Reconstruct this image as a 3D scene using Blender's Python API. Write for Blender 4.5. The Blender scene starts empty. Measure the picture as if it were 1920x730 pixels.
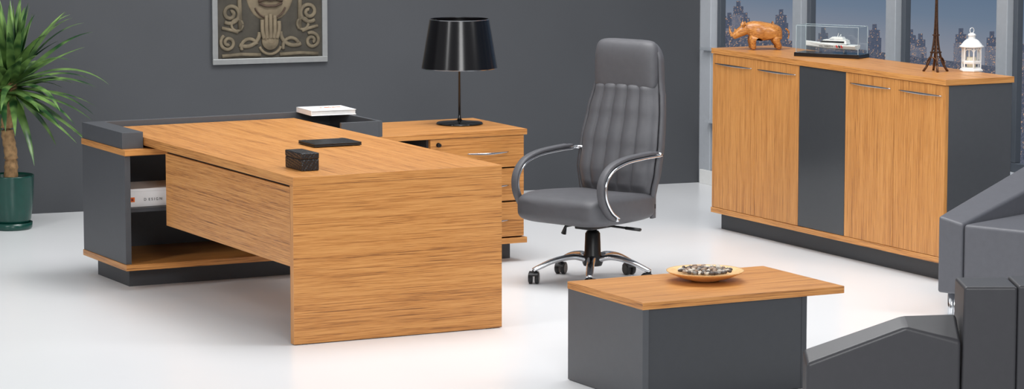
import bpy, bmesh, math, random
from mathutils import Vector, Matrix
random.seed(7)
S = bpy.context.scene
COL = S.collection
S.view_settings.view_transform = 'Standard'
R = math.radians
# ------------------------------------------------------------------ camera
CAM = Vector((-6.0, -12.8, 2.44)); TH = R(27.25); PT = math.atan(.1264); F = 5895.0
cd = bpy.data.cameras.new('camera'); cam = bpy.data.objects.new('camera', cd); COL.objects.link(cam)
cam.location = CAM; cam.rotation_euler = (math.pi/2-PT, 0, -TH)
cd.sensor_width = 36; cd.lens = F/1920*36; cd.clip_end = 200
S.camera = cam
def ray(x, y):
    a = (x-960)/F; b = (365-y)/F
    h = math.cos(PT)+math.sin(PT)*b; v = -math.sin(PT)+math.cos(PT)*b
    return Vector((a*math.cos(TH)+h*math.sin(TH), -a*math.sin(TH)+h*math.cos(TH), v))
def at(x, y, z=0.0):
    d = ray(x, y); return CAM+d*((z-CAM.z)/d.z)
def atx(x, y, X):
    d = ray(x, y); return CAM+d*((X-CAM.x)/d.x)
# ------------------------------------------------------------------ helpers
off = {}
def NB(): return bmesh.new()
def fin(name, bm, mat, parent=None, smooth=False, bevel=0.0, seg=2, sub=0, kind=None, label=None, end=None, wn=False):
    bmesh.ops.recalc_face_normals(bm, faces=bm.faces[:])
    mats = list(mat) if isinstance(mat, (list, tuple)) else [mat]
    if end:
        bm.normal_update(); mats.append(end[0]); ax = 'xyz'.index(end[1])
        for f in bm.faces:
            if abs(f.normal[ax]) > .8: f.material_index = 1
    me = bpy.data.meshes.new(name); bm.to_mesh(me); bm.free()
    o = bpy.data.objects.new(name, me); COL.objects.link(o)
    for m in mats: me.materials.append(m)
    if smooth or wn:
        for p in me.polygons: p.use_smooth = True
    if parent is not None: o.parent = parent
    if bevel:
        b = o.modifiers.new('bevel', 'BEVEL'); b.width = bevel; b.segments = seg; b.limit_method = 'ANGLE'; b.angle_limit = R(12 if wn else 35)
    if wn:
        w_ = o.modifiers.new('weighted', 'WEIGHTED_NORMAL'); w_.weight = 80
    if sub:
        s = o.modifiers.new('sub', 'SUBSURF'); s.levels = sub; s.render_levels = sub
    if kind: o['kind'] = kind
    if label: o['label'] = label
    return o
def wob(name, bm, mat, parent, **k):
    v = off[parent.name]
    bmesh.ops.translate(bm, verts=bm.verts[:], vec=-v)
    o = fin(name, bm, mat, parent, **k); off[o.name] = v
    return o
def thing(name, label, cat, loc=(0, 0, 0), rz=0.0, group=None):
    o = bpy.data.objects.new(name, None); COL.objects.link(o); o.empty_display_size = .1
    o.location = loc; o.rotation_euler = (0, 0, rz); off[o.name] = Vector(loc)
    o['label'] = label; o['category'] = cat
    if group: o['group'] = group
    return o
def tag(o, label, cat, group=None, kind=None):
    o['label'] = label; o['category'] = cat
    if group: o['group'] = group
    if kind: o['kind'] = kind
    return o
def box(bm, x0, x1, y0, y1, z0, z1, M=None):
    vs = [bm.verts.new((x, y, z)) for z in (z0, z1) for x, y in ((x0, y0), (x1, y0), (x1, y1), (x0, y1))]
    if M is not None:
        for v in vs: v.co = M @ v.co
    for f in ((3, 2, 1, 0), (4, 5, 6, 7), (0, 1, 5, 4), (1, 2, 6, 5), (2, 3, 7, 6), (3, 0, 4, 7)):
        bm.faces.new([vs[i] for i in f])
    return vs
def loft(bm, rings, cap=True, closed=False):
    rv = [[bm.verts.new(p) for p in r] for r in rings]
    n = len(rv[0]); L = len(rv)
    for i in range(L if closed else L-1):
        A = rv[i]; B = rv[(i+1) % L]
        for j in range(n):
            bm.faces.new((A[j], A[(j+1) % n], B[(j+1) % n], B[j]))
    if cap and not closed:
        bm.faces.new(rv[0][::-1]); bm.faces.new(rv[-1])
    return rv
def lathe(bm, prof, seg=48, c=(0, 0, 0), cap=True, closed=False):
    c = Vector(c)
    return loft(bm, [[c+Vector((max(r, 1e-4)*math.cos(2*math.pi*k/seg), max(r, 1e-4)*math.sin(2*math.pi*k/seg), z)) for k in range(seg)] for r, z in prof], cap, closed)
def tube(bm, pts, ra, rb=None, seg=12, up=(0, 0, 1), power=1.0):
    pts = [Vector(p) for p in pts]; n = len(pts); up = Vector(up)
    if not isinstance(ra, (list, tuple)): ra = [ra]*n
    if rb is None: rb = ra
    elif not isinstance(rb, (list, tuple)): rb = [rb]*n
    rings = []
    for i, p in enumerate(pts):
        t = (pts[min(i+1, n-1)]-pts[max(i-1, 0)]).normalized()
        s = t.cross(up)
        if s.length < 1e-3: s = t.cross(Vector((1, 0, 0)))
        s.normalize(); u = s.cross(t).normalized()
        rr = []
        for k in range(seg):
            a = 2*math.pi*k/seg; c, q = math.cos(a), math.sin(a)
            c = math.copysign(abs(c)**power, c); q = math.copysign(abs(q)**power, q)
            rr.append(p+s*(c*ra[i])+u*(q*rb[i]))
        rings.append(rr)
    loft(bm, rings)
def spline(pts, n=8):
    P = [Vector(p) for p in pts]; out = []
    for i in range(len(P)-1):
        p0 = P[max(i-1, 0)]; p1 = P[i]; p2 = P[i+1]; p3 = P[min(i+2, len(P)-1)]
        for k in range(n):
            t = k/n
            out.append(.5*((2*p1)+(p2-p0)*t+(2*p0-5*p1+4*p2-p3)*t*t+(3*p1-p0-3*p2+p3)*t**3))
    out.append(P[-1]); return out
def interp(tab, z):
    for i in range(len(tab)-1):
        if z <= tab[i+1][0]:
            t = (z-tab[i][0])/(tab[i+1][0]-tab[i][0]); t = max(0, min(1, t)); t = t*t*(3-2*t)*.5+t*.5
            return [tab[i][k]+(tab[i+1][k]-tab[i][k])*t for k in range(1, len(tab[i]))]
    return list(tab[-1][1:])
def text(name, s, size, mat, parent, loc, rot, sx=1.0):
    cu = bpy.data.curves.new(name, 'FONT'); cu.body = s; cu.size = size; cu.extrude = .0003
    t = bpy.data.objects.new('tmp_text', cu); COL.objects.link(t)
    bpy.context.view_layer.update()
    me = bpy.data.meshes.new_from_object(t.evaluated_get(bpy.context.evaluated_depsgraph_get()))
    bpy.data.objects.remove(t)
    me.name = name
    o = bpy.data.objects.new(name, me); COL.objects.link(o); me.materials.clear(); me.materials.append(mat)
    o.parent = parent; o.location = loc; o.rotation_euler = rot; o.scale = (sx, 1, 1)
    return o
# ------------------------------------------------------------------ materials
def lin(c): return tuple(((v/255/12.92) if v/255 <= .04045 else ((v/255+.055)/1.055)**2.4) for v in c)+(1,)
def base(name):
    m = bpy.data.materials.new(name); m.use_nodes = True
    nt = m.node_tree; return m, nt, nt.nodes['Principled BSDF']
def plain(name, rgb, rough=.5, metal=0, noise=.06, nscale=30, bump=0, bscale=200, coat=0, sheen=0, spec=None):
    m, nt, b = base(name); c = lin(rgb)
    tc = nt.nodes.new('ShaderNodeTexCoord'); n = nt.nodes.new('ShaderNodeTexNoise'); n.inputs['Scale'].default_value = nscale
    n.inputs['Detail'].default_value = 3
    nt.links.new(tc.outputs['Object'], n.inputs['Vector'])
    r = nt.nodes.new('ShaderNodeValToRGB'); e = r.color_ramp.elements
    e[0].position = .3; e[1].position = .7
    e[0].color = tuple(v*(1-noise) for v in c[:3])+(1,); e[1].color = tuple(min(1, v*(1+noise)) for v in c[:3])+(1,)
    nt.links.new(n.outputs['Fac'], r.inputs['Fac']); nt.links.new(r.outputs['Color'], b.inputs['Base Color'])
    b.inputs['Roughness'].default_value = rough; b.inputs['Metallic'].default_value = metal
    b.inputs['Coat Weight'].default_value = coat; b.inputs['Sheen Weight'].default_value = sheen
    if spec is not None: b.inputs['Specular IOR Level'].default_value = spec
    if bump:
        n2 = nt.nodes.new('ShaderNodeTexNoise'); n2.inputs['Scale'].default_value = bscale
        nt.links.new(tc.outputs['Object'], n2.inputs['Vector'])
        bp = nt.nodes.new('ShaderNodeBump'); bp.inputs['Strength'].default_value = bump; bp.inputs['Distance'].default_value = .002
        nt.links.new(n2.outputs['Fac'], bp.inputs['Height']); nt.links.new(bp.outputs['Normal'], b.inputs['Normal'])
    return m
def wood(name, axis, cols=((106, 64, 34), (186, 124, 63), (208, 149, 85)), rough=.36, k=1.0, seed=0.0):
    m, nt, b = base(name)
    tc = nt.nodes.new('ShaderNodeTexCoord')
    def layer(al, ac, detail, off_):
        mp = nt.nodes.new('ShaderNodeMapping'); sc = [ac*k]*3; sc['xyz'.index(axis)] = al*k
        mp.inputs['Scale'].default_value = sc; mp.inputs['Location'].default_value = (off_+seed, off_*.7, seed*1.3)
        n = nt.nodes.new('ShaderNodeTexNoise'); n.inputs['Scale'].default_value = 1; n.inputs['Detail'].default_value = detail
        n.inputs['Roughness'].default_value = .65; n.inputs['Distortion'].default_value = .25
        nt.links.new(tc.outputs['Object'], mp.inputs['Vector']); nt.links.new(mp.outputs['Vector'], n.inputs['Vector']); return n
    n1 = layer(2.4, 230, 4, 0); n2 = layer(.6, 24, 3, 5); n3 = layer(9, 420, 2, 9)
    def mix(a, bb, f):
        x = nt.nodes.new('ShaderNodeMix'); x.data_type = 'FLOAT'; x.inputs[0].default_value = f
        nt.links.new(a, x.inputs[2]); nt.links.new(bb, x.inputs[3]); return x.outputs[0]
    f = mix(mix(n1.outputs['Fac'], n2.outputs['Fac'], .26), n3.outputs['Fac'], .3)
    r = nt.nodes.new('ShaderNodeValToRGB'); e = r.color_ramp.elements
    e[0].position = .365; e[0].color = lin(cols[0]); e[1].position = .57; e[1].color = lin(cols[2])
    q = e.new(.47); q.color = lin(cols[1])
    nt.links.new(f, r.inputs['Fac']); nt.links.new(r.outputs['Color'], b.inputs['Base Color'])
    b.inputs['Roughness'].default_value = rough
    return m
W_X = wood('teak_grain_x', 'x'); W_Y = wood('teak_grain_y', 'y', seed=3); W_Z = wood('teak_grain_z', 'z', seed=7)
GREY = plain('grey_laminate', (74, 76, 80), .42, noise=.03)
GREYD = plain('dark_grey_laminate', (58, 60, 64), .45, noise=.03)
GREYG = plain('glossy_grey_panel', (60, 62, 65), .15, noise=.02)
BLACK = plain('black_plastic', (18, 18, 20), .35, noise=.1)
CHROME = plain('chrome', (225, 228, 232), .14, metal=1, noise=.02)
DCHROME = plain('satin_chrome', (178, 180, 185), .2, metal=1, noise=.02)
LEATHER = plain('grey_upholstery', (82, 82, 86), .5, noise=.05, bump=.25, bscale=500)
ARM_D = plain('shaded_armchair_leather', (54, 54, 58), .42, noise=.04, bump=.15, bscale=350)  # darker copy of the armchair leather, shade put into the colour
ARM_L = plain('lit_armchair_leather', (88, 89, 95), .45, noise=.04, bump=.15, bscale=350)  # same leather, lighter: the light falling on it is in the colour
WHITE = plain('white_paint', (232, 232, 230), .4, noise=.02)
PAPER = plain('white_paper', (240, 240, 240), .5, noise=.01)
ORANGE = plain('orange_print', (232, 110, 30), .5)
FLOOR = plain('white_floor', (232, 233, 235), .25, noise=.012, nscale=1.2, spec=.45)
WALL = plain('charcoal_wall', (66, 68, 72), .75, noise=.04, nscale=2)
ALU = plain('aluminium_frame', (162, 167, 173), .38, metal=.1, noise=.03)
ALUD = plain('dark_grey_frame', (74, 80, 88), .45, noise=.03)  # dark grey finish of the window frames
LWALL = plain('light_wall', (176, 180, 186), .6, noise=.02)
# ------------------------------------------------------------------ setting
def struct(name, bm, mat, **k):
    return fin(name, bm, mat, kind='structure', **k)
bm = NB(); box(bm, -10, 4.42, -14, 5.9, -.1, 0); struct('floor', bm, FLOOR)
def wy(x): return 4.845-.1117*(x+.1)
bm = NB()
vs = [bm.verts.new(p) for p in ((-10, wy(-10), 0), (4.18, wy(4.18), 0), (4.18, wy(4.18)+.15, 0), (-10, wy(-10)+.15, 0),
                                 (-10, wy(-10), 2.9), (4.18, wy(4.18), 2.9), (4.18, wy(4.18)+.15, 2.9), (-10, wy(-10)+.15, 2.9))]
for f in ((0, 1, 2, 3), (4, 5, 6, 7), (0, 1, 5, 4), (1, 2, 6, 5), (2, 3, 7, 6), (3, 0, 4, 7)): bm.faces.new([vs[i] for i in f])
struct('wall_back', bm, WALL)
XW = 4.2
bm = NB(); box(bm, XW, XW+.1, -3.2, 4.235, 0, .40); struct('wall_right', bm, LWALL)
bm = NB(); box(bm, XW-.03, XW-.0155, -3.2, 4.34, 0, .09); struct('baseboard_right', bm, WHITE, bevel=.003)
cents = [4.33, 3.24, 2.24, 1.17, .10, -1.0, -2.07, -3.1]
n = 1
for i in range(len(cents)-1):
    y1 = cents[i]-.05 if i else 4.235; y0 = cents[i+1]+.05
    bm = NB()
    box(bm, XW+.03, XW+.07, y0, y0+.04, .46, 2.74); box(bm, XW+.03, XW+.07, y1-.04, y1, .46, 2.74)
    box(bm, XW+.03, XW+.07, y0, y1, .41, .46); box(bm, XW+.03, XW+.07, y0, y1, 2.74, 2.8)
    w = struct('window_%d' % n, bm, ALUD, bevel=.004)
    n += 1
for i, c in enumerate(cents):
    bm = NB()
    if i == 0: box(bm, XW-.015, XW+.08, 4.24, 4.7, 0, 2.8)
    else: box(bm, XW-.01, XW+.08, c-.05, c+.05, .41, 2.8)
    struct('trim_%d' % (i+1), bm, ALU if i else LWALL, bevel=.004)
bm = NB(); box(bm, XW-.06, XW+.1, -3.0, 4.235, .401, .409); struct('trim_9', bm, LWALL)
bm = NB(); box(bm, XW-.06, XW-.0155, 4.16, 4.30, .855, .872); struct('trim_11', bm, ALU, bevel=.003)
bm = NB(); box(bm, 8.94, 9.29, -8, 18, -.46, -.4); struct('trim_10', bm, GREYD)

# dusk view outside
m, nt, b = base('dusk_sky')
tc = nt.nodes.new('ShaderNodeTexCoord'); sp = nt.nodes.new('ShaderNodeSeparateXYZ'); nt.links.new(tc.outputs['Object'], sp.inputs[0])
mr = nt.nodes.new('ShaderNodeMapRange'); mr.inputs['From Min'].default_value = .3; mr.inputs['From Max'].default_value = 1.1
nt.links.new(sp.outputs['Z'], mr.inputs['Value'])
r = nt.nodes.new('ShaderNodeValToRGB'); e = r.color_ramp.elements
e[0].position = 0; e[0].color = lin((134, 138, 150)); e[1].position = 1; e[1].color = lin((80, 104, 132))
q = e.new(.4); q.color = lin((106, 122, 142))
nt.links.new(mr.outputs['Result'], r.inputs['Fac'])
b.inputs['Base Color'].default_value = (0, 0, 0, 1); b.inputs['Roughness'].default_value = 1; b.inputs['Specular IOR Level'].default_value = 0
nt.links.new(r.outputs['Color'], b.inputs['Emission Color']); b.inputs['Emission Strength'].default_value = 1.0
bm = NB(); box(bm, 9.3, 9.35, -8, 20, -5, 6); struct('wall_dusk_sky', bm, m)
def citymat(name, c0, c1, sc, glow):
    m, nt, b = base(name)
    tc = nt.nodes.new('ShaderNodeTexCoord'); v = nt.nodes.new('ShaderNodeTexVoronoi'); v.inputs['Scale'].default_value = sc
    nt.links.new(tc.outputs['Object'], v.inputs['Vector'])
    sh = nt.nodes.new('ShaderNodeSeparateColor'); nt.links.new(v.outputs['Color'], sh.inputs[0])
    r = nt.nodes.new('ShaderNodeValToRGB'); e = r.color_ramp.elements; r.color_ramp.interpolation = 'CONSTANT'
    e[0].position = 0; e[0].color = lin(c0); e[1].position = 1-glow; e[1].color = lin((196, 156, 126))
    q = e.new(.45); q.color = lin(c1)
    nt.links.new(sh.outputs[0], r.inputs['Fac'])
    b.inputs['Base Color'].default_value = (.02, .025, .035, 1); b.inputs['Roughness'].default_value = .8
    nt.links.new(r.outputs['Color'], b.inputs['Emission Color']); b.inputs['Emission Strength'].default_value = .85  # walls glow along with the lit windows; dusk haze is in their colours
    return m
CM1 = citymat('city_carpet', (66, 74, 92), (94, 96, 110), 95, .07)
CM2 = citymat('tower_lights', (98, 104, 122), (116, 118, 130), 130, .08)
CM3 = citymat('dark_tower_lights', (70, 80, 100), (84, 90, 108), 130, .06)
bm = NB()
vs = [bm.verts.new(p) for p in ((5.2, -6, -3.3), (5.2, 18, -3.3), (8.93, 18, .30), (8.93, -6, .30))]; bm.faces.new(vs)
for k in range(7500):
    x = random.uniform(6.4, 8.89); y = random.uniform(.5, 14.5)
    z = -3.3+(x-5.2)/3.73*3.6; w = random.uniform(.006, .022); h = random.uniform(.01, .09)*(1.5 if random.random() < .12 else .6)
    box(bm, x-w, x+w, y-w, y+w, z-.05, z+h)
tag(fin('city_blocks', bm, CM1), 'hazy carpet of low city blocks far below the windows', 'city', kind='stuff')
tw = [(1352, 46, 6, 1), (1364, 30, 5, 1), (1381, 8, 7, 0), (1394, 30, 4, 1), (1372, 36, 6, 0), (1461, 24, 9, 2), (1446, 60, 5, 1), (1428, 62, 4, 0),
      (1540, 58, 5, 1), (1636, 52, 7, 2), (1704, 62, 6, 0), (1722, 70, 5, 1), (1798, 60, 6, 0), (1856, 66, 5, 1), (1908, 78, 6, 0)]
desc = ['short stepped office tower at the left edge of the first window', 'mid height tower left of the tallest tower',
        'tallest pale skyscraper outside the first window above the rhino head', 'slim tower just right of the tallest skyscraper', 'broad tower in front of the tallest skyscraper',
        'broad dark skyscraper above the rhino back', 'low tower left of the broad dark skyscraper', 'squat pale tower above the rhino shoulder',
        'hazy tower behind the left of the boat case', 'dark tower behind the right end of the boat case', 'pale tower left of the tower figurine', 'hazy tower close left of the tower figurine',
        'pale tower just left of the white lantern', 'hazy tower right of the white lantern', 'pale tower right of the last window column']
for i, (px, py, hw, kd) in enumerate(tw):
    p = atx(px, py, 9.1); w = hw/210
    t = thing('skyscraper', desc[i], 'building', (9.12 if i != 4 else 9.02, p.y, -.4), 0, 'distant towers outside the windows')
    bm = NB(); box(bm, -.05, .05, -w, w, 0, (p.z+.4)*.9); fin('tower_body', bm, (CM2, CM2, CM3)[kd], t)
    bm = NB(); box(bm, -.04, .04, -w*.7, w*.7, (p.z+.4)*.9, p.z+.4-.02); box(bm, -.02, .02, -.005, .005, p.z+.4-.02, p.z+.4+.03)
    fin('roof_crown', bm, CM3, t)

# ------------------------------------------------------------------ executive desk
DX0, DX1, DZ = -.505, .54, .76
t = thing('executive_desk', 'large teak veneered executive desk with a slab end panel in the foreground', 'desk', (0, 0, 0))
bm = NB(); box(bm, DX0, DX1, 0, 2.41, DZ-.04, DZ); wob('desktop', bm, W_Y, t, bevel=.0008, end=(W_X, 'y'))
bm = NB(); box(bm, DX0, DX1, .0006, .04, .004, DZ-.0405); wob('end_panel', bm, W_X, t, bevel=.0008, end=(W_Z, 'x'))
bm = NB(); box(bm, DX0+.01, DX0+.035, .0405, 1.60, .35, .708); wob('modesty_panel', bm, W_Y, t, bevel=.0008, end=(W_Z, 'y'))
bm = NB(); box(bm, DX0+.02, DX0+.06, .05, 1.6, .7085, .7195); wob('support_rail', bm, BLACK, t)
bm = NB(); box(bm, DX1-.08, DX1-.04, .05, 1.8, .68, .7195); wob('support_rail', bm, BLACK, t)
bm = NB(); box(bm, DX0+.05, DX1-.05, 1.95, 2.35, .7065, .7195); wob('spacer_block', bm, GREYD, t)
for sx in (DX0+.06, DX1-.06):
    bm = NB(); lathe(bm, [(.015, 0), (.015, .004)], 16, (sx, .02, 0)); wob('foot', bm, BLACK, t)

# ------------------------------------------------------------------ storage return
t = thing('storage_return', 'long low grey and teak storage unit running behind the desk', 'cabinet', (.5, 2.15, 0))
CX0, CX1, CY0, CY1 = -.62, 1.62, 1.83, 2.46
bm = NB(); box(bm, CX0+.06, CX1-.03, CY0+.13, CY1-.04, 0, .10); wob('plinth', bm, GREYD, t, bevel=.001)
bm = NB(); box(bm, CX0-.005, CX1, CY0-.01, CY1, .1003, .13); wob('bottom_board', bm, W_X, t, bevel=.001, end=(W_Y, 'x'))
bm = NB(); box(bm, CX0-.005, CX1, CY0-.01, CY1, .676, .706); wob('top_board', bm, W_X, t, bevel=.001, end=(W_Y, 'x'))
bm = NB(); box(bm, CX0, CX0+.03, CY0+.01, CY1, .1303, .6757); wob('side_panel', bm, GREY, t, bevel=.001)
bm = NB(); box(bm, CX1-.045, CX1-.015, CY0+.02, CY1, .1303, .6757); wob('side_panel', bm, GREY, t, bevel=.001)
for dx in (.42, 1.045):
    bm = NB(); box(bm, dx, dx+.025, CY0+.02, CY1-.02, .1303, .6757); wob('divider', bm, GREYD, t)
bm = NB(); box(bm, CX0+.03, CX1-.045, CY1-.018, CY1-.002, .1303, .6757); wob('back_panel', bm, GREYD, t)
bm = NB(); box(bm, CX0+.031, .419, CY0+.05, CY1-.02, .385, .405); wob('shelf', bm, GREYD, t, bevel=.001)
bm = NB(); box(bm, .446, 1.044, CY0+.05, CY1-.02, .385, .405); wob('shelf', bm, GREYD, t, bevel=.001)
bm = NB(); box(bm, CX0, DX0-.004, CY0+.04, CY1, .7063, .788); wob('side_console', bm, GREY, t, bevel=.0015)
bm = NB(); box(bm, DX0-.0035, .775, CY1-.03, CY1, .7063, .788); wob('rear_rim', bm, GREY, t, bevel=.0015)
bm = NB(); box(bm, .755, .775, CY0-.02, CY1-.0305, .7063, .788)
box(bm, DX1+.004, .755, CY0-.02, CY0, .7063, .788); wob('tray_rim', bm, GREY, t, bevel=.001)
bm = NB(); box(bm, DX1+.004, .7545, CY0+.0005, CY1-.0305, .7063, .716); wob('tray_floor', bm, GREYD, t)
def handle(parent, p0, p1, out, sag):
    p0, p1, out = Vector(p0), Vector(p1), Vector(out); n = 18
    pts = []; ra = []
    for k in range(n+1):
        s = k/n; q = math.sin(math.pi*s)
        pts.append(p0.lerp(p1, s)+out*(.004+.011*q)+Vector((0, 0, -sag*q))); ra.append(.0018+.0042*q**.8)
    bm = NB(); tube(bm, pts, [a*.6 for a in ra], ra, 10)
    return wob('handle', bm, DCHROME, parent, smooth=True, label='slim gently curved chrome handle')
zs = [.6745, .502, .322, .1315]
for k in range(3):
    bm = NB(); box(bm, 1.055, CX1-.018, CY0-.006, CY0+.0185, zs[k+1]+.007, zs[k]-.001)
    box(bm, 1.09, 1.56, CY0+.0185, CY1-.08, zs[k+1]+.02, zs[k]-.03)
    d = wob('drawer', bm, W_X, t, bevel=.001)
    zc = zs[k]-.085 if k == 0 else (zs[k]+zs[k+1])/2
    handle(d, (1.27, CY0-.006, zc), (1.51, CY0-.006, zc), (0, -1, 0), .004)
    if k == 0:
        bm = NB(); M = Matrix.Translation((1.10, CY0-.006, .645)) @ Matrix.Rotation(math.pi/2, 4, 'X')
        lathe(bm, [(.012, 0), (.012, .004), (.005, .004), (.005, .014), (.009, .014), (.009, .022)], 20)
        bmesh.ops.transform(bm, matrix=M, verts=bm.verts[:]); wob('lock', bm, BLACK, d)

t = thing('archive_box', 'white archive box lying on the shelf of the open niche', 'box', (-.41, 2.06, .4055))
bm = NB(); box(bm, -.17, .17, -.14, .14, 0, .078); fin('box_body', bm, PAPER, t, bevel=.002)
bm = NB(); box(bm, -.171, .171, -.141, .141, .0782, .092); fin('lid', bm, PAPER, t, bevel=.001)
bm = NB(); box(bm, -.157, -.130, -.1412, -.1402, .026, .050); fin('logo_mark', bm, ORANGE, t)
bm = NB(); box(bm, -.149, -.138, -.1418, -.1413, .032, .044); fin('logo_mark', bm, plain('dark_red_print', (120, 40, 30)), t)
text('lettering', 'D  E S I G N    1.0', .019, BLACK, t, (-.082, -.1415, .030), (math.pi/2, 0, 0))

# ------------------------------------------------------------------ things on the desk
c = at(566, 322, DZ)
t = thing('keepsake_box', 'black woven leather box at the near left corner of the desktop', 'box', (c.x, c.y, DZ))
m, nt, b = base('woven_black_leather')
tc = nt.nodes.new('ShaderNodeTexCoord'); mp = nt.nodes.new('ShaderNodeMapping'); mp.inputs['Rotation'].default_value = (R(45), R(45), R(45))
ck = nt.nodes.new('ShaderNodeTexVoronoi'); ck.inputs['Scale'].default_value = 90; ck.inputs['Randomness'].default_value = .0
nt.links.new(tc.outputs['Object'], mp.inputs[0]); nt.links.new(mp.outputs[0], ck.inputs['Vector'])
bp = nt.nodes.new('ShaderNodeBump'); bp.inputs['Strength'].default_value = .9; bp.inputs['Distance'].default_value = .004; bp.invert = True
nt.links.new(ck.outputs['Distance'], bp.inputs['Height']); nt.links.new(bp.outputs['Normal'], b.inputs['Normal'])
b.inputs['Base Color'].default_value = (.012, .012, .014, 1); b.inputs['Roughness'].default_value = .28
WOV = m
bm = NB(); box(bm, 0, .085, 0, .19, .001, .052); fin('box_body', bm, WOV, t, bevel=.003)
bm = NB(); box(bm, -.001, .086, -.001, .191, .0545, .082); fin('lid', bm, WOV, t, bevel=.004)
bm = NB(); box(bm, .002, .083, .002, .188, .052, .0545); fin('seam_liner', bm, BLACK, t)
c = at(590, 278, DZ)
t = thing('laptop', 'closed slim black laptop lying on the middle of the desktop', 'laptop', (c.x, c.y, DZ))
bm = NB(); box(bm, 0, .25, 0, .20, .003, .011); fin('laptop_base', bm, BLACK, t, bevel=.003)
bm = NB(); box(bm, 0, .25, 0, .20, .0115, .019); fin('screen_lid', bm, plain('laptop_lid', (26, 27, 30), .25, noise=.05), t, bevel=.003)
for fx in (.02, .22):
    bm = NB(); box(bm, fx, fx+.012, .01, .03, 0, .003); fin('foot', bm, BLACK, t)
    bm = NB(); box(bm, fx, fx+.02, .192, .2035, .008, .0195); fin('hinge', bm, CHROME, t)
t = thing('white_book', 'white paperback book with orange lettering lying on the grey rim', 'book', (.545, 2.195, .7885), R(-4))
bm = NB(); box(bm, 0, .25, 0, .235, .0, .0025); box(bm, 0, .25, 0, .235, .0245, .027); box(bm, 0, .004, 0, .235, 0, .027)
fin('cover', bm, PAPER, t, bevel=.0008)
bm = NB(); box(bm, .0042, .246, .003, .232, .0027, .0243); fin('page_block', bm, plain('page_edges', (222, 222, 220), .8), t)
text('lettering', 'relax', .062, ORANGE, t, (.095, .13, .0279), (0, 0, 0))

# ------------------------------------------------------------------ lamp
t = thing('table_lamp', 'table lamp with glossy black drum shade on the drawer unit', 'lamp', (1.405, 2.19, .7065))
LB = plain('lamp_black_gloss', (10, 10, 12), .1, noise=.05)
bm = NB(); lathe(bm, [(.0, 0), (.122, 0), (.126, .004), (.12, .010), (.05, .016), (.02, .022), (.0, .022)], 64); fin('lamp_base', bm, LB, t, smooth=True)
bm = NB(); lathe(bm, [(.015, .02), (.008, .035), (.0065, .06), (.0065, .31), (.013, .315), (.016, .33), (.016, .39), (.006, .40), (.004, .52)], 20); fin('pole', bm, LB, t, smooth=True)
bm = NB(); lathe(bm, [(.003, .39), (.02, .40), (.032, .43), (.03, .46), (.012, .485), (.0, .487)], 20); fin('bulb', bm, WHITE, t, smooth=True)
# wall of the shade: outside skin, rims and inside skin as one closed shell
bm = NB(); lathe(bm, [(.202, .302), (.1875, .388), (.173, .475), (.158, .562), (.155, .562), (.170, .475), (.1845, .388), (.199, .302)], 96, closed=True)
m, nt, b = base('shade_gloss')
b.inputs['Base Color'].default_value = (.004, .004, .005, 1); b.inputs['Roughness'].default_value = .2; b.inputs['Specular IOR Level'].default_value = .32
sh = fin('lamp_shade', bm, m, t, smooth=False, label='glossy black tapered drum shade')
for p in sh.data.polygons: p.use_smooth = abs(p.normal.z) < .7
for e_ in sh.data.edges:
    z0, z1 = (sh.data.vertices[i].co.z for i in e_.vertices)
    if abs(z0-z1) < 1e-5 and (abs(z0-.302) < 1e-4 or abs(z0-.562) < 1e-4): e_.use_edge_sharp = True
for rr, z in ((.202, .302), (.158, .562)):
    bm = NB(); lathe(bm, [(rr-.004, z-.002), (rr+.0015, z-.002), (rr+.0015, z+.002), (rr-.004, z+.002)], 96, closed=True)
    fin('shade_rim', bm, DCHROME, sh)
bm = NB()
for k in range(3):
    a = 2*math.pi*k/3; tube(bm, [(.004*math.cos(a), .004*math.sin(a), .52), (.155*math.cos(a), .155*math.sin(a), .552)], .0018, seg=6)
fin('shade_spider', bm, CHROME, sh)

# ------------------------------------------------------------------ wall picture
ang = math.atan(-.1117)
pcx = 1.358
t = thing('framed_relief_picture', 'silver framed picture of a carved stone face on the charcoal wall', 'picture', (pcx, wy(pcx)-.0022, .85), ang)
FRM = plain('silver_picture_frame', (150, 152, 152), .35, metal=.5, noise=.05)
hw = .36; H = .92; fw = .034
bm = NB()
box(bm, -hw, hw, -.028, 0, 0, fw); box(bm, -hw, hw, -.028, 0, H-fw, H); box(bm, -hw, -hw+fw, -.028, 0, fw, H-fw); box(bm, hw-fw, hw, -.028, 0, fw, H-fw)
fin('frame', bm, FRM, t, bevel=.003)
bm = NB(); box(bm, -hw+fw, hw-fw, -.014, -.001, fw, H-fw); fin('canvas', bm, plain('relief_ground', (58, 54, 46), .8, noise=.25, nscale=14, bump=.6, bscale=60), t)
def arc(cx, cz, r, a0, a1, n=20): return [(cx+r*math.cos(R(a0+(a1-a0)*k/n)), -.018, cz+r*math.sin(R(a0+(a1-a0)*k/n))) for k in range(n+1)]
def spir(cx, cz, r0, r1, a0, turns, n=44): return [(cx+(r0+(r1-r0)*k/n)*math.cos(R(a0)+turns*2*math.pi*k/n), -.018, cz+(r0+(r1-r0)*k/n)*math.sin(R(a0)+turns*2*math.pi*k/n)) for k in range(n+1)]
bm = NB()
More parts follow.
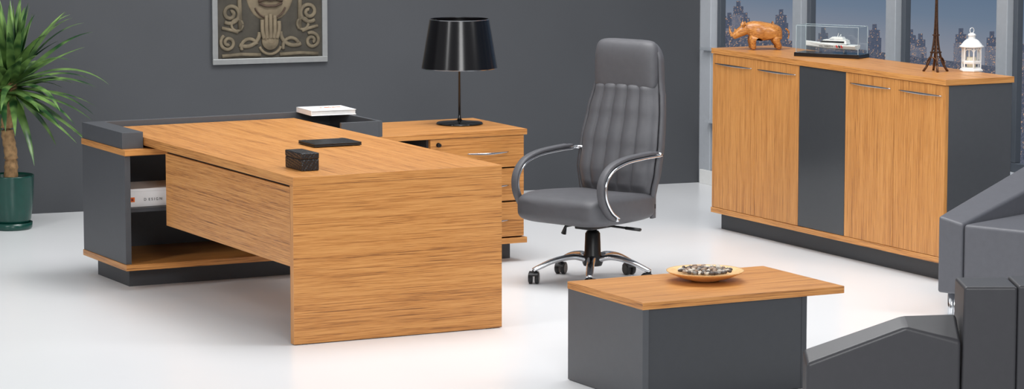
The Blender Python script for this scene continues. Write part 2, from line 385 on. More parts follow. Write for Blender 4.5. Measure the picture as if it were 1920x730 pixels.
for s in (-1, 1):
    for pts, rr in ((spir(s*.245, .305, .012, .062, 90, 1.6*s), .012), (spir(s*.262, .13, .01, .05, -60, 1.5*s), .011), (arc(s*.15, .19, .085, 180 if s > 0 else 0, 300 if s > 0 else -120), .013),
                    (arc(s*.13, .1, .05, 20, 200), .011), ([(s*.30, -.018, .05), (s*.18, -.018, .058), (s*.06, -.018, .052)], .011), ([(s*.185, -.018, .2), (s*.19, -.018, .42), (s*.2, -.018, .6)], .014),
                    (spir(s*.25, .47, .01, .05, 0, 1.4*s), .011), (spir(s*.25, .62, .012, .055, 120, 1.4*s), .012), (arc(s*.23, .78, .07, 0, 180), .013), (arc(s*.07, .58, .045, 0, 360, 28), .01),
                    (arc(s*.07, .665, .07, 30, 150), .012), (arc(s*.205, .235, .035, 0, 360), .009), ([(s*.3, -.018, .22), (s*.24, -.018, .205), (s*.2, -.018, .19)], .01)):
        tube(bm, pts, rr, .009, 8, up=(0, 1, 0))
fin('carved_scrolls', bm, plain('relief_stone', (104, 94, 76), .8, noise=.3, nscale=18, bump=.5, bscale=70), t, smooth=True)
ST = plain('relief_face_stone', (112, 100, 80), .75, noise=.25, nscale=14, bump=.5, bscale=60)
bm = NB()
ring = []
for k in range(25):
    zz = .25+.55*k/24; q = (k/24-.5)*2; w = .155*math.sqrt(max(.02, 1-abs(q)**3))
    ring.append([(w*math.cos(math.pi*j/12), -.014-.013*math.sin(math.pi*j/12), zz) for j in range(13)]+[(-w, -.012, zz), (w, -.012, zz)])
loft(bm, ring)
fin('carved_face', bm, ST, t, smooth=True)
bm = NB()
tube(bm, [(-.075, -.03, .375), (-.03, -.036, .39), (0, -.036, .382), (.03, -.036, .39), (.075, -.03, .375)], .008, .01, 8, up=(0, 1, 0))
tube(bm, [(-.07, -.03, .362), (-.03, -.037, .347), (.03, -.037, .347), (.07, -.03, .362)], .008, .012, 8, up=(0, 1, 0))
tube(bm, arc(0, .37, .1, 200, 340), .006, .02, 8, up=(0, 1, 0))
tube(bm, [(0, -.03, .6), (0, -.04, .5), (0, -.045, .45)], [.015, .02, .035], .012, 10, up=(0, 1, 0))
fin('carved_lips', bm, plain('relief_dark_stone', (74, 58, 46), .8, noise=.2), t, smooth=True)  # lips, nose and chin line in a darker brown stone
bm = NB()
for k in range(5):
    x = -.052+.026*k; h = (.265, .29, .3, .29, .255)[k]
    tube(bm, spline([(x*.75, -.028, .15), (x, -.034, .2), (x, -.032, h)], 4), .0125, .009, 10, up=(0, 1, 0))
lathe(bm, [(.0, 0), (.055, 0), (.05, .012), (.0, .016)], 28)
bm.verts.ensure_lookup_table()
for v in list(bm.verts)[-28*4:]:
    v.co = Vector((v.co.x, -.016-v.co.z*1.1, .135+v.co.y*1.05))
tube(bm, spir(0, .14, .006, .032, 0, 1.5), .006, .018, 8, up=(0, 1, 0))
tube(bm, arc(0, .125, .07, 200, 340), .009, .012, 8, up=(0, 1, 0))
fin('carved_hand', bm, ST, t, smooth=True)

# ------------------------------------------------------------------ plant
c = at(22, 429, 0)
t = thing('potted_dragon_tree', 'dragon tree with long arching green leaves in dark green pot', 'plant', (c.x, c.y, 0))
PG = plain('green_pot', (14, 62, 54), .25, noise=.05)
bm = NB(); lathe(bm, [(.0, 0), (.110, 0), (.117, .01), (.119, .040), (.115, .040), (.112, .02), (0, .02)], 64); fin('saucer', bm, PG, t, smooth=True)
bm = NB(); lathe(bm, [(0, .021), (.085, .021), (.100, .028), (.111, .06), (.120, .12), (.127, .20), (.132, .300), (.1325, .308), (.128, .310), (.124, .29), (.12, .26), (0, .26)], 64); fin('pot', bm, PG, t, smooth=True)
bm = NB(); lathe(bm, [(0, .2605), (.118, .2605), (.11, .272), (.05, .282), (0, .283)], 32); fin('soil', bm, plain('potting_soil', (52, 38, 28), .95, noise=.5, nscale=80, bump=1, bscale=120), t, smooth=True)
bm = NB(); pts = spline([(0, 0, .27), (.004, 0, .42), (-.012, .01, .58), (.006, 0, .72), (.02, .0, .86)], 10)
tube(bm, pts, [.040-.010*k/len(pts)+.0025*math.sin(k*2.3) for k in range(len(pts))], seg=14)
pts = spline([(-.005, .0, .66), (-.03, -.01, .72), (-.05, -.02, .80)], 6); tube(bm, pts, .02, seg=10)
fin('trunk', bm, plain('ringed_bark', (160, 126, 88), .85, noise=.35, nscale=35, bump=.8, bscale=60), t, smooth=True)
m, nt, b = base('dragon_leaf')
tc = nt.nodes.new('ShaderNodeTexCoord'); nn = nt.nodes.new('ShaderNodeTexNoise'); nn.inputs['Scale'].default_value = 7
nt.links.new(tc.outputs['Object'], nn.inputs['Vector'])
r = nt.nodes.new('ShaderNodeValToRGB'); e = r.color_ramp.elements; e[0].position = .4; e[0].color = lin((30, 66, 34)); e[1].position = .68; e[1].color = lin((132, 168, 92))
nt.links.new(nn.outputs['Fac'], r.inputs['Fac']); nt.links.new(r.outputs['Color'], b.inputs['Base Color']); b.inputs['Roughness'].default_value = .34
LEAF = m
def leaf(bm, o, az, el, L, w, droop):
    d = Vector((math.cos(az)*math.cos(el), math.sin(az)*math.cos(el), math.sin(el)))
    side = Vector((-math.sin(az), math.cos(az), 0)); n = 14; prev = None; p = Vector(o); dl = L/n
    for k in range(n+1):
        s = k/n; ww = w*(min(1, .35+s*2.6))*(1-s**2.2)+.0006
        nrm = d.cross(side).normalized()*-1
        row = [bm.verts.new(p-side*ww+nrm*ww*.4), bm.verts.new(p), bm.verts.new(p+side*ww+nrm*ww*.4)]
        if prev:
            bm.faces.new((prev[0], prev[1], row[1], row[0])); bm.faces.new((prev[1], prev[2], row[2], row[1]))
        prev = row; p = p+d*dl; d = (d+Vector((0, 0, -droop*dl*(.3+1.5*s)))).normalized()
bm = NB()
for k in range(92):
    az = k*2.39996; u = (k+.5)/92
    el = R(86-118*u**.95+random.uniform(-10, 10)); L = random.uniform(.44, .62)*(1 if u > .2 else .85)
    leaf(bm, (.02+.012*math.cos(az), .012*math.sin(az), .89-.12*u), az, el, L, random.uniform(.024, .033), random.uniform(.7, 2.4))
for k in range(28):
    az = k*2.39996+1; u = (k+.5)/28
    el = R(80-100*u+random.uniform(-8, 8))
    leaf(bm, (-.05+.01*math.cos(az), -.02+.01*math.sin(az), .83-.05*u), az, el, random.uniform(.3, .42), .023, random.uniform(1, 3))
for v in bm.verts:
    wl = v.co.y+c.y
    lim = wy(v.co.x+c.x)-.01
    if wl > lim: v.co.y = lim-c.y-(wl-lim)*.3
fin('foliage', bm, LEAF, t, smooth=True)

# ------------------------------------------------------------------ sideboard at windows
SX0, SX1, SY0, SY1, SZ = 3.12, 3.535, .16, 2.44, 1.035
t = thing('sideboard', 'tall teak sideboard with grey centre panel in front of the windows', 'cabinet', ((SX0+SX1)/2, (SY0+SY1)/2, 0))
bm = NB(); box(bm, SX0+.07, SX1-.02, SY0+.08, SY1-.002, 0, .10); wob('plinth', bm, GREYD, t, bevel=.001)
bm = NB(); box(bm, SX0, SX1, SY0, SY1, .1003, .13); wob('bottom_board', bm, W_Y, t, bevel=.001, end=(W_X, 'y'))
bm = NB(); box(bm, SX0-.003, SX1+.003, SY0-.003, SY1+.003, SZ-.03, SZ); wob('top_board', bm, W_Y, t, bevel=.001, end=(W_X, 'y'))
bm = NB(); box(bm, SX0+.024, SX1-.004, SY0+.006, SY1-.006, .1303, SZ-.0303); wob('carcass', bm, GREY, t, bevel=.001)
dw = (SY1-SY0-.008)/5
for k in range(5):
    y1 = SY1-.004-dw*k; y0 = y1-dw
    bm = NB(); box(bm, SX0+.003, SX0+.0235, y0+.0015, y1-.0015, .132, SZ-.0325)
    if k == 2:
        wob('centre_panel', bm, GREYG, t, bevel=.001, label='glossy grey centre panel'); continue
    d = wob('door', bm, W_Z, t, bevel=.001)
    zz = SZ-.085
    a, b_ = (y1-.03, y0+.03) if k in (0, 1) else (y1-.045, y0+.03)
    handle(d, (SX0+.003, a, zz), (SX0+.003, b_, zz), (-1, 0, 0), .0)

# rhino
WR = wood('carved_rhino_wood', 'x', ((100, 58, 24), (166, 104, 46), (198, 138, 70)), .28, k=.8)
t = thing('rhino_figurine', 'carved wooden rhinoceros figurine standing on the sideboard', 'figurine', at(1428, 93, SZ), math.atan2(.46, -.889)+R(4))
def skinobj(name, verts, edges, rad, mat, parent, root=0, sub=2):
    me = bpy.data.meshes.new(name); me.from_pydata([Vector(v) for v in verts], edges, [])
    o = bpy.data.objects.new(name, me); COL.objects.link(o); o.parent = parent; me.materials.append(mat)
    sk = o.modifiers.new('skin', 'SKIN'); sk.use_smooth_shade = True
    for i, v in enumerate(me.skin_vertices[0].data):
        rr = rad[i]; v.radius = rr if isinstance(rr, tuple) else (rr, rr); v.use_root = (i == root)
    s = o.modifiers.new('sub', 'SUBSURF'); s.levels = sub; s.render_levels = sub
    return o
V = []; E = []; RD = []
def av(p, r, prev=None):
    V.append(p); RD.append(r)
    if prev is not None: E.append((prev, len(V)-1))
    return len(V)-1
pel = av((-.080, 0, .110), .048); mid = av((-.02, 0, .102), .056, pel); che = av((.042, 0, .108), .050, mid); hum = av((.070, 0, .126), .042, che)
nec = av((.096, 0, .112), .033, hum); hd = av((.122, 0, .100), .031, nec); hd2 = av((.148, 0, .082), .021, hd); mz = av((.168, 0, .070), .020, hd2)
rump = av((-.118, 0, .104), .034, pel)
for s in (-1, 1):
    a = av((-.085, s*.030, .072), .034, pel); b1 = av((-.072, s*.036, .048), .024, a); c1 = av((-.096, s*.036, .026), .017, b1); d1 = av((-.088, s*.036, .002), .021, c1)
    a = av((.050, s*.030, .070), .030, che); b1 = av((.058, s*.036, .044), .021, a); c1 = av((.050, s*.036, .022), .016, b1); d1 = av((.055, s*.036, .002), .021, c1)
skinobj('body', V, E, RD, WR, t)
bm = NB(); tube(bm, spline([(.164, 0, .080), (.178, 0, .100), (.184, 0, .134)], 5), [.014-.0135*k/10 for k in range(11)], seg=12)
fin('horn', bm, WR, t, smooth=True)
bm = NB(); tube(bm, spline([(.144, 0, .096), (.151, 0, .110), (.153, 0, .124)], 4), [.010-.0095*k/8 for k in range(9)], seg=12)
fin('horn', bm, WR, t, smooth=True)
for s in (-1, 1):
    bm = NB(); tube(bm, [(.108, s*.020, .122), (.106, s*.026, .134), (.105, s*.030, .147), (.104, s*.031, .158)], [.005, .012, .009, .001], [.004, .005, .004, .001], 10)
    fin('ear', bm, WR, t, smooth=True)
    bm = NB(); bmesh.ops.create_uvsphere(bm, u_segments=12, v_segments=8, radius=.0035, matrix=Matrix.Translation((.134, s*.0205, .098))); fin('eye', bm, BLACK, t, smooth=True)
for (cx, cz, rw, rh, tilt) in ((.085, .112, .034, .046, .25), (-.055, .104, .046, .053, -.12), (.020, .104, .047, .053, .15)):
    bm = NB(); pts = [(cx+tilt*rh*math.sin(R(a)), rw*math.cos(R(a)), cz+rh*math.sin(R(a))) for a in range(-40, 221, 10)]
    tube(bm, pts, .0028, seg=8); fin('hide_fold', bm, WR, t, smooth=True)
bm = NB(); tube(bm, spline([(-.135, 0, .118), (-.152, 0, .100), (-.153, 0, .075), (-.150, 0, .06)], 5), [.005-.0025*k/15 for k in range(15)]+[.005], seg=8); fin('tail', bm, WR, t, smooth=True)

# glass case
cp = at(1572, 106, SZ)
t = thing('boat_display_case', 'clear display case on a black base standing on the sideboard', 'display case', (3.385, cp.y, SZ), R(-58))
GL, gt, gb = base('case_glass')
gt.nodes.remove(gb); tr = gt.nodes.new('ShaderNodeBsdfTransparent'); gs = gt.nodes.new('ShaderNodeBsdfGlossy'); gs.inputs['Roughness'].default_value = .03
tr.inputs[0].default_value = (.94, .97, .97, 1)
mx = gt.nodes.new('ShaderNodeMixShader'); mx.inputs[0].default_value = .07
gt.links.new(tr.outputs[0], mx.inputs[1]); gt.links.new(gs.outputs[0], mx.inputs[2]); gt.links.new(mx.outputs[0], gt.nodes['Material Output'].inputs[0])
bm = NB(); box(bm, -.195, .195, -.068, .068, 0, .022); fin('case_base', bm, plain('black_gloss_base', (14, 14, 16), .12), t, bevel=.002)
bm = NB(); box(bm, -.185, .185, -.06, .06, .0225, .17); fin('glass_cover', bm, GL, t)
bm = NB()
for x in (-.185, .185):
    for y in (-.06, .06): box(bm, x-.0012, x+.0012, y-.0012, y+.0012, .0225, .17)
for z in (.17,):
    for y in (-.06, .06): box(bm, -.185, .185, y-.0012, y+.0012, z-.0012, z+.0012)
    for x in (-.185, .185): box(bm, x-.0012, x+.0012, -.06, .06, z-.0012, z+.0012)
fin('case_edge', bm, plain('clear_edge', (170, 185, 190), .2), t)
tb = thing('model_yacht', 'white model motor yacht inside the clear display case', 'model boat', (3.385, cp.y, SZ+.0227), R(-58))
bm = NB(); rings = []
for k in range(15):
    s = k/14; x = .155-.31*s; w = .034*(1-(1-s)**2.6)+.0008; dz = .016*(1-s)**2
    zb = .018+.016*(1-s)**3; zt = .046+dz
    rings.append([(x+.0, 0, zb), (x, w*.7, zb+.006), (x, w, zt-.006), (x, w*.98, zt), (x, -w*.98, zt), (x, -w, zt-.006), (x, -w*.7, zb+.006)])
rings = [[(-p[0], p[1], p[2]) for p in r_] for r_ in rings]
loft(bm, rings); fin('hull', bm, WHITE, tb, bevel=.0008)
bm = NB(); loft(bm, [[(-.07, -.02, .05), (.10, -.026, .05), (.10, .026, .05), (-.07, .02, .05)], [(-.04, -.018, .072), (.095, -.022, .072), (.095, .022, .072), (-.04, .018, .072)]])
box(bm, .02, .09, -.018, .018, .0725, .076); fin('cabin', bm, WHITE, tb, bevel=.001)
bm = NB(); loft(bm, [[(-.062, -.0203, .056), (.085, -.0258, .056), (.085, .0258, .056), (-.062, .0203, .056)], [(-.047, -.0197, .066), (.085, -.0242, .066), (.085, .0242, .066), (-.047, .0197, .066)]])
fin('window_band', bm, BLACK, tb)
bm = NB(); loft(bm, [[(-.01, -.017, .0765), (.075, -.019, .0765), (.075, .019, .0765), (-.01, .017, .0765)], [(.01, -.015, .088), (.07, -.016, .088), (.07, .016, .088), (.01, .015, .088)]])
tube(bm, [(.035, 0, .088), (.04, 0, .108)], .0018, seg=6); tube(bm, [(.05, -.012, .088), (.055, 0, .102), (.05, .012, .088)], .0015, seg=6)
fin('flybridge', bm, WHITE, tb, bevel=.001)
for x, mt in ((.045, plain('red_stripe', (200, 30, 36), .4)), (.060, BLACK), (.073, plain('red_stripe_two', (200, 30, 36), .4))):
    bm = NB(); loft(bm, [[(x, -.0348, .030), (x+.008, -.0348, .030), (x+.008, -.0338, .030), (x, -.0338, .030)], [(x-.006, -.0348, .044), (x+.002, -.0348, .044), (x+.002, -.0338, .044), (x-.006, -.0338, .044)]]); fin('stripe', bm, mt, tb)
text('lettering', 'MRC DERICE 4', .0125, BLACK, tb, (-.06, -.0347, .033), (math.pi/2, 0, 0))
for x in (-.07, .08):
    bm = NB(); box(bm, x-.004, x+.004, -.018, .018, 0, .026); fin('cradle', bm, DCHROME, tb)

# tower figurine
t = thing('lattice_tower_figurine', 'dark bronze lattice tower figurine standing near the lantern', 'figurine', at(1754, 134, SZ), R(20))
BR = plain('dark_bronze', (88, 62, 46), .3, metal=.7, noise=.2)
bm = NB()
def tp(z): return .003+.042*math.exp(-z/.075)
def rod(bm, a, b_, r): tube(bm, [a, b_], r, seg=6)
for sx in (-1, 1):
    for sy in (-1, 1):
        tube(bm, [(sx*tp(z/100), sy*tp(z/100), z/100) for z in range(0, 46, 2)], [.0065-.0045*z/46 for z in range(0, 46, 2)], seg=8)
fin('leg_frame', bm, BR, t, smooth=True)
for z, w, hh in ((.095, tp(.095)+.007, .008), (.185, tp(.185)+.007, .007), (.40, .010, .008)):
    bm = NB(); box(bm, -w, w, -w, w, z, z+hh); fin('platform', bm, BR, t, bevel=.001)
bm = NB(); zz = .105
while zz < .40:
    h = .022; a, b_ = tp(zz), tp(zz+h)
    for q in range(4):
        M = Matrix.Rotation(q*math.pi/2, 4, 'Z')
        for s in (-1, 1): rod(bm, M @ Vector((s*a, a, zz)), M @ Vector((-s*b_, b_, zz+h)), .0012)
    zz += h
for q in range(4):
    M = Matrix.Rotation(q*math.pi/2, 4, 'Z')
    tube(bm, [M @ Vector((.036*math.cos(math.pi*k/10), tp(.05)+.006, .03+.045*math.sin(math.pi*k/10))) for k in range(11)], .003, seg=6)
fin('lattice', bm, BR, t)
bm = NB(); tube(bm, [(0, 0, .41), (0, 0, .45), (0, 0, .50)], [.006, .003, .0008], seg=8); fin('spire', bm, BR, t)

# lantern
t = thing('candle_lantern', 'white metal candle lantern with arched windows near the sideboard end', 'lantern', at(1821, 134, SZ), R(8))
bm = NB()
lathe(bm, [(0, 0), (.058, 0), (.062, .004), (.062, .010), (.054, .016), (.052, .022), (0, .022)], 6); fin('lantern_base', bm, WHITE, t, bevel=.001)
bm = NB()
for k in range(6):
    a = 2*math.pi*k/6; x, y = .049*math.cos(a), .049*math.sin(a)
    tube(bm, [(x, y, .02), (x, y, .128)], .0042, seg=6)
    a2 = a+2*math.pi/6; P0 = Vector((x, y, 0)); P1 = Vector((.049*math.cos(a2), .049*math.sin(a2), 0)); C_ = (P0+P1)/2
    dd = (P1-P0)/2
    tube(bm, [C_+dd*math.cos(math.pi*q/8)*.95+Vector((0, 0, .098+.02*math.sin(math.pi*q/8))) for q in range(9)], .0028, seg=6)
    tube(bm, [P0+Vector((0, 0, .05)), P1+Vector((0, 0, .05))], .0035, .010, seg=6)
    tube(bm, [C_+Vector((0, 0, .05)), C_+Vector((0, 0, .118))], .0018, seg=6)
fin('lantern_frame', bm, WHITE, t)
bm = NB(); lathe(bm, [(.0, .126), (.062, .126), (.064, .131), (.055, .136), (.048, .146), (.036, .160), (.024, .168), (.018, .170), (.018, .184), (.023, .186), (.018, .194), (.006, .200), (0, .201)], 24); fin('roof', bm, WHITE, t, smooth=True)
bm = NB(); tube(bm, [(.014*math.cos(a*math.pi/8), 0, .212+.014*math.sin(a*math.pi/8)) for a in range(17)], .0018, seg=6); fin('hanging_ring', bm, WHITE, t)
bm = NB(); lathe(bm, [(0, .022), (.024, .022), (.024, .075), (0, .074)], 24); fin('candle', bm, plain('candle_wax', (236, 226, 200), .6), t, smooth=True)

# ------------------------------------------------------------------ coffee table
TX0, TX1, TY0, TY1, TZ = .19, 1.155, -1.93, -1.29, .42
t = thing('coffee_table', 'low coffee table with teak top on a dark grey box base', 'table', ((TX0+TX1)/2, (TY0+TY1)/2, 0))
bm = NB(); box(bm, TX0, TX1, TY0, TY1, TZ-.03, TZ); wob('tabletop', bm, W_X, t, bevel=.001, end=(W_Y, 'x'))
bm = NB(); box(bm, TX0+.002, TX0+.030, TY0+.002, TY1-.002, 0.003, TZ-.0303); wob('side_panel', bm, GREY, t, bevel=.001)
bm = NB(); box(bm, .955, .98, TY0+.012, TY1-.002, 0.003, TZ-.0303); wob('side_panel', bm, GREYD, t, bevel=.001)
bm = NB(); box(bm, TX0+.0305, .9548, TY0+.014, TY0+.034, .003, TZ-.0303); wob('front_panel', bm, GREYD, t)
bm = NB(); box(bm, TX0+.0305, .9548, TY1-.03, TY1-.01, .003, TZ-.0303); wob('back_panel', bm, GREYD, t)
bc = at(1322, 527, TZ)
t = thing('wooden_bowl', 'shallow pale wooden bowl holding pebbles on the coffee table', 'bowl', (bc.x, bc.y, TZ))
WB = wood('bowl_wood', 'x', ((208, 156, 98), (228, 184, 126), (238, 200, 146)), .35, k=.5)
bm = NB(); lathe(bm, [(0, .0), (.055, 0), (.06, .004), (.11, .018), (.152, .036), (.163, .043), (.1635, .046), (.154, .045), (.14, .038), (.10, .022), (.05, .014), (0, .013)], 72); fin('bowl_body', bm, WB, t, smooth=True)
pm = [plain('pebble_dark', (74, 62, 56), .5, noise=.3), plain('pebble_white', (196, 186, 172), .45, noise=.1), plain('pebble_brown', (146, 122, 102), .5, noise=.3), plain('pebble_grey', (120, 114, 108), .5, noise=.2)]
pn = ['dark brown', 'white', 'tan', 'mid grey']
pmesh = []
for k in range(4):
    bm = NB(); bmesh.ops.create_icosphere(bm, subdivisions=2, radius=1)
    for v in bm.verts: v.co *= 1+.16*math.sin(3*v.co.x+k)*math.cos(2.3*v.co.y+k*2)
    for f in bm.faces: f.smooth = True
    me = bpy.data.meshes.new('pebble'); bm.to_mesh(me); bm.free(); me.materials.append(pm[k]); pmesh.append(me)
def peb(x, y, z, k, sc):
    o = bpy.data.objects.new('pebble', pmesh[k]); COL.objects.link(o); o.location = (bc.x+x, bc.y+y, TZ+z)
    o.scale = (sc, sc*random.uniform(.65, .95), sc*.62); o.rotation_euler = (random.uniform(-.3, .3), random.uniform(-.3, .3), random.uniform(0, 6.28))
    tag(o, 'small %s pebble heaped in the wooden bowl' % pn[k], 'pebble', '%s pebbles in the bowl' % pn[k])
for k in range(88):
    rr = .112*math.sqrt((k+.5)/88); a = k*2.39996
    peb(rr*math.cos(a), rr*math.sin(a), .022+.030*max(0, rr/.112)**2*.55+.010+.008*(1-rr/.112), random.choice((0, 0, 1, 2, 2, 3)), random.uniform(.0095, .0135))
for k in range(26):
    rr = .075*math.sqrt((k+.5)/26); a = k*2.39996+1.3
    peb(rr*math.cos(a), rr*math.sin(a), .050-.004*rr/.075, random.choice((0, 1, 2, 2, 3)), random.uniform(.009, .012))

# ------------------------------------------------------------------ office chair (local front = -Y)
hub = at(1111, 529, 0)
t = thing('office_chair', 'high backed grey leather office chair with chrome armrests behind the desk', 'chair', (hub.x, hub.y, 0), R(-67.8))
for k in range(5):
    a = R(18+72*k)
    u = Vector((math.cos(a), math.sin(a), 0))
    bm = NB(); pts = spline([u*.03+Vector((0, 0, .115)), u*.10+Vector((0, 0, .132)), u*.20+Vector((0, 0, .116)), u*.285+Vector((0, 0, .082)), u*.310+Vector((0, 0, .070))], 5)
    tube(bm, pts, [.025-.009*i/len(pts) for i in range(len(pts))], [.016-.005*i/len(pts) for i in range(len(pts))], 14)
    fin('base_leg', bm, CHROME, t, smooth=True)
    sw = a+(.8, -1.9, 2.2, 1.2, -.6)[k]
    M = Matrix.Translation(u*.308) @ Matrix.Rotation(sw, 4, 'Z')
    bm = NB()
    for s in (-1, 1):
        r0 = [(0, s*.006), (.026, s*.006), (.030, s*.010), (.030, s*.022), (.026, s*.027), (0, s*.027)]
        rings = [[(rr*math.cos(2*math.pi*q/24)-.012, yy, .0302+rr*math.sin(2*math.pi*q/24)) for q in range(24)] for rr, yy in [(max(rr, .001), yy) for rr, yy in r0]]
        loft(bm, rings)
    loft(bm, [[((.033*math.cos(R(20+140*q/10)))*1.0-.012, yy, .030+.034*math.sin(R(20+140*q/10))) for q in range(11)] for yy in (-.024, .024)])
    tube(bm, [(0, 0, .045), (0, 0, .072)], .008, seg=10)
    bmesh.ops.transform(bm, matrix=M, verts=bm.verts[:]); fin('castor', bm, BLACK, t, bevel=.001)
bm = NB(); lathe(bm, [(0, .085), (.046, .085), (.052, .10), (.052, .13), (.042, .145), (.038, .25), (.034, .255), (.030, .262), (.022, .264), (.022, .325), (0, .325)], 28); fin('gas_column', bm, BLACK, t, smooth=True)
bm = NB(); box(bm, -.10, .10, -.11, .12, .305, .335); box(bm, -.055, .055, -.08, .09, .275, .305); fin('tilt_mechanism', bm, BLACK, t, bevel=.006)
bm = NB(); tube(bm, [(.04, .0, .298), (.20, .0, .295), (.23, .01, .293)], [.006, .006, .006], seg=8); tube(bm, [(.21, .005, .294), (.29, .02, .290)], [.013, .015], [.008, .008], 10)
fin('lever', bm, BLACK, t, smooth=True)
bm = NB(); tube(bm, [(-.05, -.05, .30), (-.11, -.08, .285), (-.125, -.08, .245)], [.007, .008, .014], seg=8)
fin('tension_knob', bm, BLACK, t, smooth=True)
rings = []
for y, w, zb, zt in ((-.322, .21, .365, .425), (-.310, .242, .334, .454), (-.27, .262, .318, .472), (-.18, .270, .314, .482), (-.05, .273, .314, .474), (.08, .266, .316, .466), (.18, .250, .318, .460), (.23, .225, .328, .452), (.24, .20, .35, .44)):
    r_ = []; N = 40; zc = (zb+zt)/2; hh = (zt-zb)/2
    for k in range(N):
        a = 2*math.pi*k/N; c_, s_ = math.cos(a), math.sin(a)
        x = w*math.copysign(abs(c_)**.32, c_); z = zc+hh*math.copysign(abs(s_)**.45, s_)
        if s_ > 0: z -= .010*(1-min(1, abs(x)/w)**2)
        r_.append((x, y, z))
    rings.append(r_)
bm = NB(); loft(bm, rings); seat = fin('seat', bm, LEATHER, t, smooth=True, sub=1)
BT = [(.40, .200, .035, .195), (.46, .222, .045, .190), (.56, .242, .055, .195), (.70, .242, .055, .222), (.85, .226, .050, .254), (.96, .206, .048, .276), (1.02, .194, .048, .284), (1.10, .190, .050, .284), (1.17, .186, .048, .284), (1.20, .178, .040, .288), (1.215, .150, .028, .294)]
def backring(z, chan=0):
    w, d, yc = interp(BT, z); fr = []
    for k in range(97):
        u = -1+k/48; e_ = (1-abs(u)**5)
        y = yc-d*(.35+.65*e_)
        if chan: y -= chan*.021*(abs(math.cos(math.pi*u*2.5/.93)) if abs(u) < .93 else 0)**.42
        y += .018*(1-u*u)*(-.5)+.012
        fr.append((u*w, y, z))
    bk = [(-(-1+k/12)*w, yc+d*(.35+.65*(1-abs(-1+k/12)**4)), z) for k in range(1, 24)]
    return fr+bk
bm = NB(); zz = [.40+.01*k for k in range(64)]
loft(bm, [backring(z, 0 if z < .46 else min(1, (z-.46)/.03)*min(1, max(0, (1.0-z)/.02))) for z in zz])
back = fin('backrest', bm, LEATHER, t, smooth=True)
bm = NB(); rings = []
HT = [(.972, .172, .020), (.978, .188, .033), (.99, .195, .040), (1.03, .197, .045), (1.09, .196, .048), (1.14, .194, .048), (1.18, .189, .044), (1.205, .178, .036), (1.216, .155, .022), (1.220, .11, .010)]
for z, w, d in HT:
    yc = interp(BT, z)[2]-.012; N = 44
    rings.append([(w*math.copysign(abs(math.cos(2*math.pi*k/N))**.34, math.cos(2*math.pi*k/N)), yc+d*math.copysign(abs(math.sin(2*math.pi*k/N))**.75, math.sin(2*math.pi*k/N)), z-.014*(1-abs(math.cos(2*math.pi*k/N))) if z < 1.0 else z) for k in range(N)])
loft(bm, rings); head = fin('headrest', bm, LEATHER, t, smooth=True, sub=1)
bm = NB(); rings = []
for k in range(60):
    z = .325+.872*k/59; w, d, yc = interp(BT, max(z, .44)); w += .018 if z < .96 else .014; N = 28
    if z > 1.12: w -= .03*((z-1.12)/.07)**2
    r_ = []
    for j in range(N):
        a = math.pi*j/(N-1); r_.append((w*math.copysign(abs(math.cos(a))**.4, math.cos(a)), yc-.006+(d+.034)*math.sin(a)**.6, z))
    for j in range(N):
        a = math.pi-math.pi*j/(N-1); r_.append(((w-.014)*math.copysign(abs(math.cos(a))**.4, math.cos(a)), yc-.004+(d+.014)*math.sin(a)**.6, z))
    rings.append(r_)
loft(bm, rings); shell = fin('back_shell', bm, LEATHER, t, smooth=True)
bm = NB(); box(bm, .224, .2345, .195, .218, .375, .397); fin('maker_tag', bm, BLACK, shell)
def band(bm, pts, s, x0, x1, t0, t1):
    rings = []; n_ = len(pts)
    for i, p in enumerate(pts):
        tg = (pts[min(i+1, n_-1)]-pts[max(i-1, 0)]).normalized(); nr = Vector((0, -tg.z, tg.y))
        ends = 1.0 if 1 < i < n_-2 else .6
        xc = (x0+x1)/2; hx = (x1-x0)/2; tc_ = (t0+t1)/2; ht = (t1-t0)/2*ends
        rings.append([p+Vector((s*(xc+hx*math.copysign(abs(math.cos(2*math.pi*k/16))**.6, math.cos(2*math.pi*k/16))), 0, 0))+nr*(tc_+ht*math.copysign(abs(math.sin(2*math.pi*k/16))**.6, math.sin(2*math.pi*k/16))) for k in range(16)])
    loft(bm, rings)
for s in (-1, 1):
    ap = spline([(s*.285, y, z) for y, z in ((-.165, .355), (-.225, .395), (-.272, .47), (-.272, .55), (-.215, .615), (-.11, .648), (.03, .660), (.19, .664))], 8)
    bm = NB(); band(bm, ap[2:-2], s, -.028, .012, -.006, .014)
    arm = fin('armrest', bm, LEATHER, t, smooth=True)
    bm = NB(); band(bm, ap, s, -.022, .020, -.020, -.0062)
    tube(bm, [Vector((s*.22, -.14, .36)), Vector((s*.295, -.165, .358))], .009, seg=10)
    tube(bm, [Vector((s*.21, .215, .656)), Vector((s*.295, .18, .656))], .009, seg=10)
    fin('chrome_strip', bm, CHROME, arm, smooth=True)

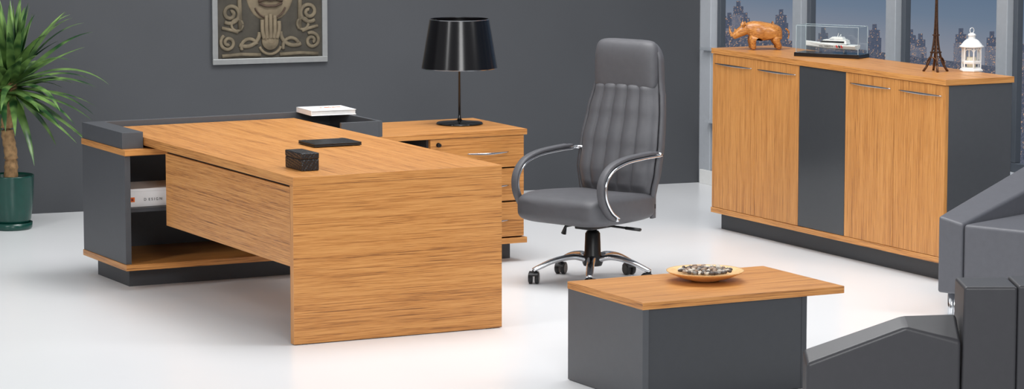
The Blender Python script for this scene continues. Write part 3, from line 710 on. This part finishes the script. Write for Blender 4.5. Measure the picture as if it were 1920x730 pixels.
# ------------------------------------------------------------------ lounge armchairs
def lounge(label, loc, rz, side, prof, mat, thick=.15, L=.66, W=.72, bz=.68, ext=.2, sz=.38, sx=.02):
    t = thing('lounge_armchair', label, 'armchair', loc, rz, 'grey leather lounge armchairs')
    rings = [[(L*s, 0, .11), (L*s, thick, .11), (L*s, thick, zi), (L*s, 0, zo)] for s, zi, zo in prof]
    bm = NB(); loft(bm, rings); a = fin('arm', bm, mat, t, bevel=.014, seg=4, wn=True)
    y0, y1 = (thick+.002, thick+W) if side > 0 else (-W, -.002)
    bm = NB(); box(bm, sx, L, y0, y1, .11, sz); s_ = fin('seat', bm, mat, t, bevel=.018, seg=5, wn=True)
    y0, y1 = (0, thick+W) if side > 0 else (-W, thick)
    bm = NB(); loft(bm, [[(L+.001, y0, .11), (L+.20, y0, .11), (L+.20, y1, .11), (L+.001, y1, .11)], [(L+.008, y0, bz), (L+.20, y0, bz), (L+.20, y1, bz), (L+.008, y1, bz)]])
    fin('backrest', bm, mat, t, bevel=.012, seg=4, wn=True)
    bm = NB(); loft(bm, [[(L+.2005, y0, .11), (L+.195+ext, y0, .11), (L+.195+ext, y1, .11), (L+.2005, y1, .11)], [(L+.2005, y0, bz+.004), (L+.195+ext, y0, bz+.01), (L+.195+ext, y1, bz+.01), (L+.2005, y1, bz+.004)]])
    fin('back_panel', bm, mat, t, bevel=.010, seg=3, wn=True)
    for lx in (.06, L+.2):
        for ly in (y0+.06, y1-.06):
            bm = NB(); lathe(bm, [(.016, 0), (.018, .004), (.018, .1098)], 20, (lx, ly, 0)); fin('leg', bm, CHROME, t, smooth=True)
    if side < 0:
        bm = NB(); lathe(bm, [(.016, 0), (.018, .004), (.018, .1098)], 20, (.05, thick-.05, 0)); fin('leg', bm, CHROME, t, smooth=True)
    return t
p = at(1512, 668, .45)
lounge('grey leather lounge armchair in the foreground right of the coffee table', (p.x, p.y, 0), R(-27), 1,
       [(0, .45, .42), (.64, .575, .555), (1, .585, .50)], ARM_D, thick=.14, L=.555, W=.10, bz=.70)
p = at(1802, 562, .09)
lounge('grey leather lounge armchair standing at the near end of the sideboard', (p.x, p.y, 0), R(22), -1,
       [(0, .475, .448), (1, .66, .60)], ARM_L, thick=.135, L=.80, W=.62, bz=.67, sz=.447, sx=.004)

# ------------------------------------------------------------------ lights
def area(name, loc, target, size, power, col=(1, 1, 1), sy=None):
    l = bpy.data.lights.new(name, 'AREA'); l.energy = power; l.size = size; l.color = col
    if sy: l.shape = 'RECTANGLE'; l.size_y = sy
    o = bpy.data.objects.new(name, l); COL.objects.link(o); o.location = loc
    o.rotation_euler = (Vector(target)-Vector(loc)).to_track_quat('-Z', 'Y').to_euler(); return o
area('overhead_softbox', (1.2, .6, 4.8), (.9, .4, 0), 3.6, 250, sy=3.6)
area('left_strip', (-5.2, -.9, 4.2), (1.0, .9, .6), .7, 110, sy=3.2)
area('right_strip', (3.6, -2.4, 3.9), (1.0, .8, .5), .6, 70, sy=2.6)
area('front_softbox', (-2.6, -8.6, 3.9), (.8, .4, .4), 2.2, 270, sy=1.8)
area('wall_wash', (.7, 1.8, 3.7), (1.2, 4.7, 1.1), 1.0, 42)
w = bpy.data.worlds.new('world'); S.world = w; w.use_nodes = True
w.node_tree.nodes['Background'].inputs[0].default_value = (.96, .98, 1, 1); w.node_tree.nodes['Background'].inputs[1].default_value = .42
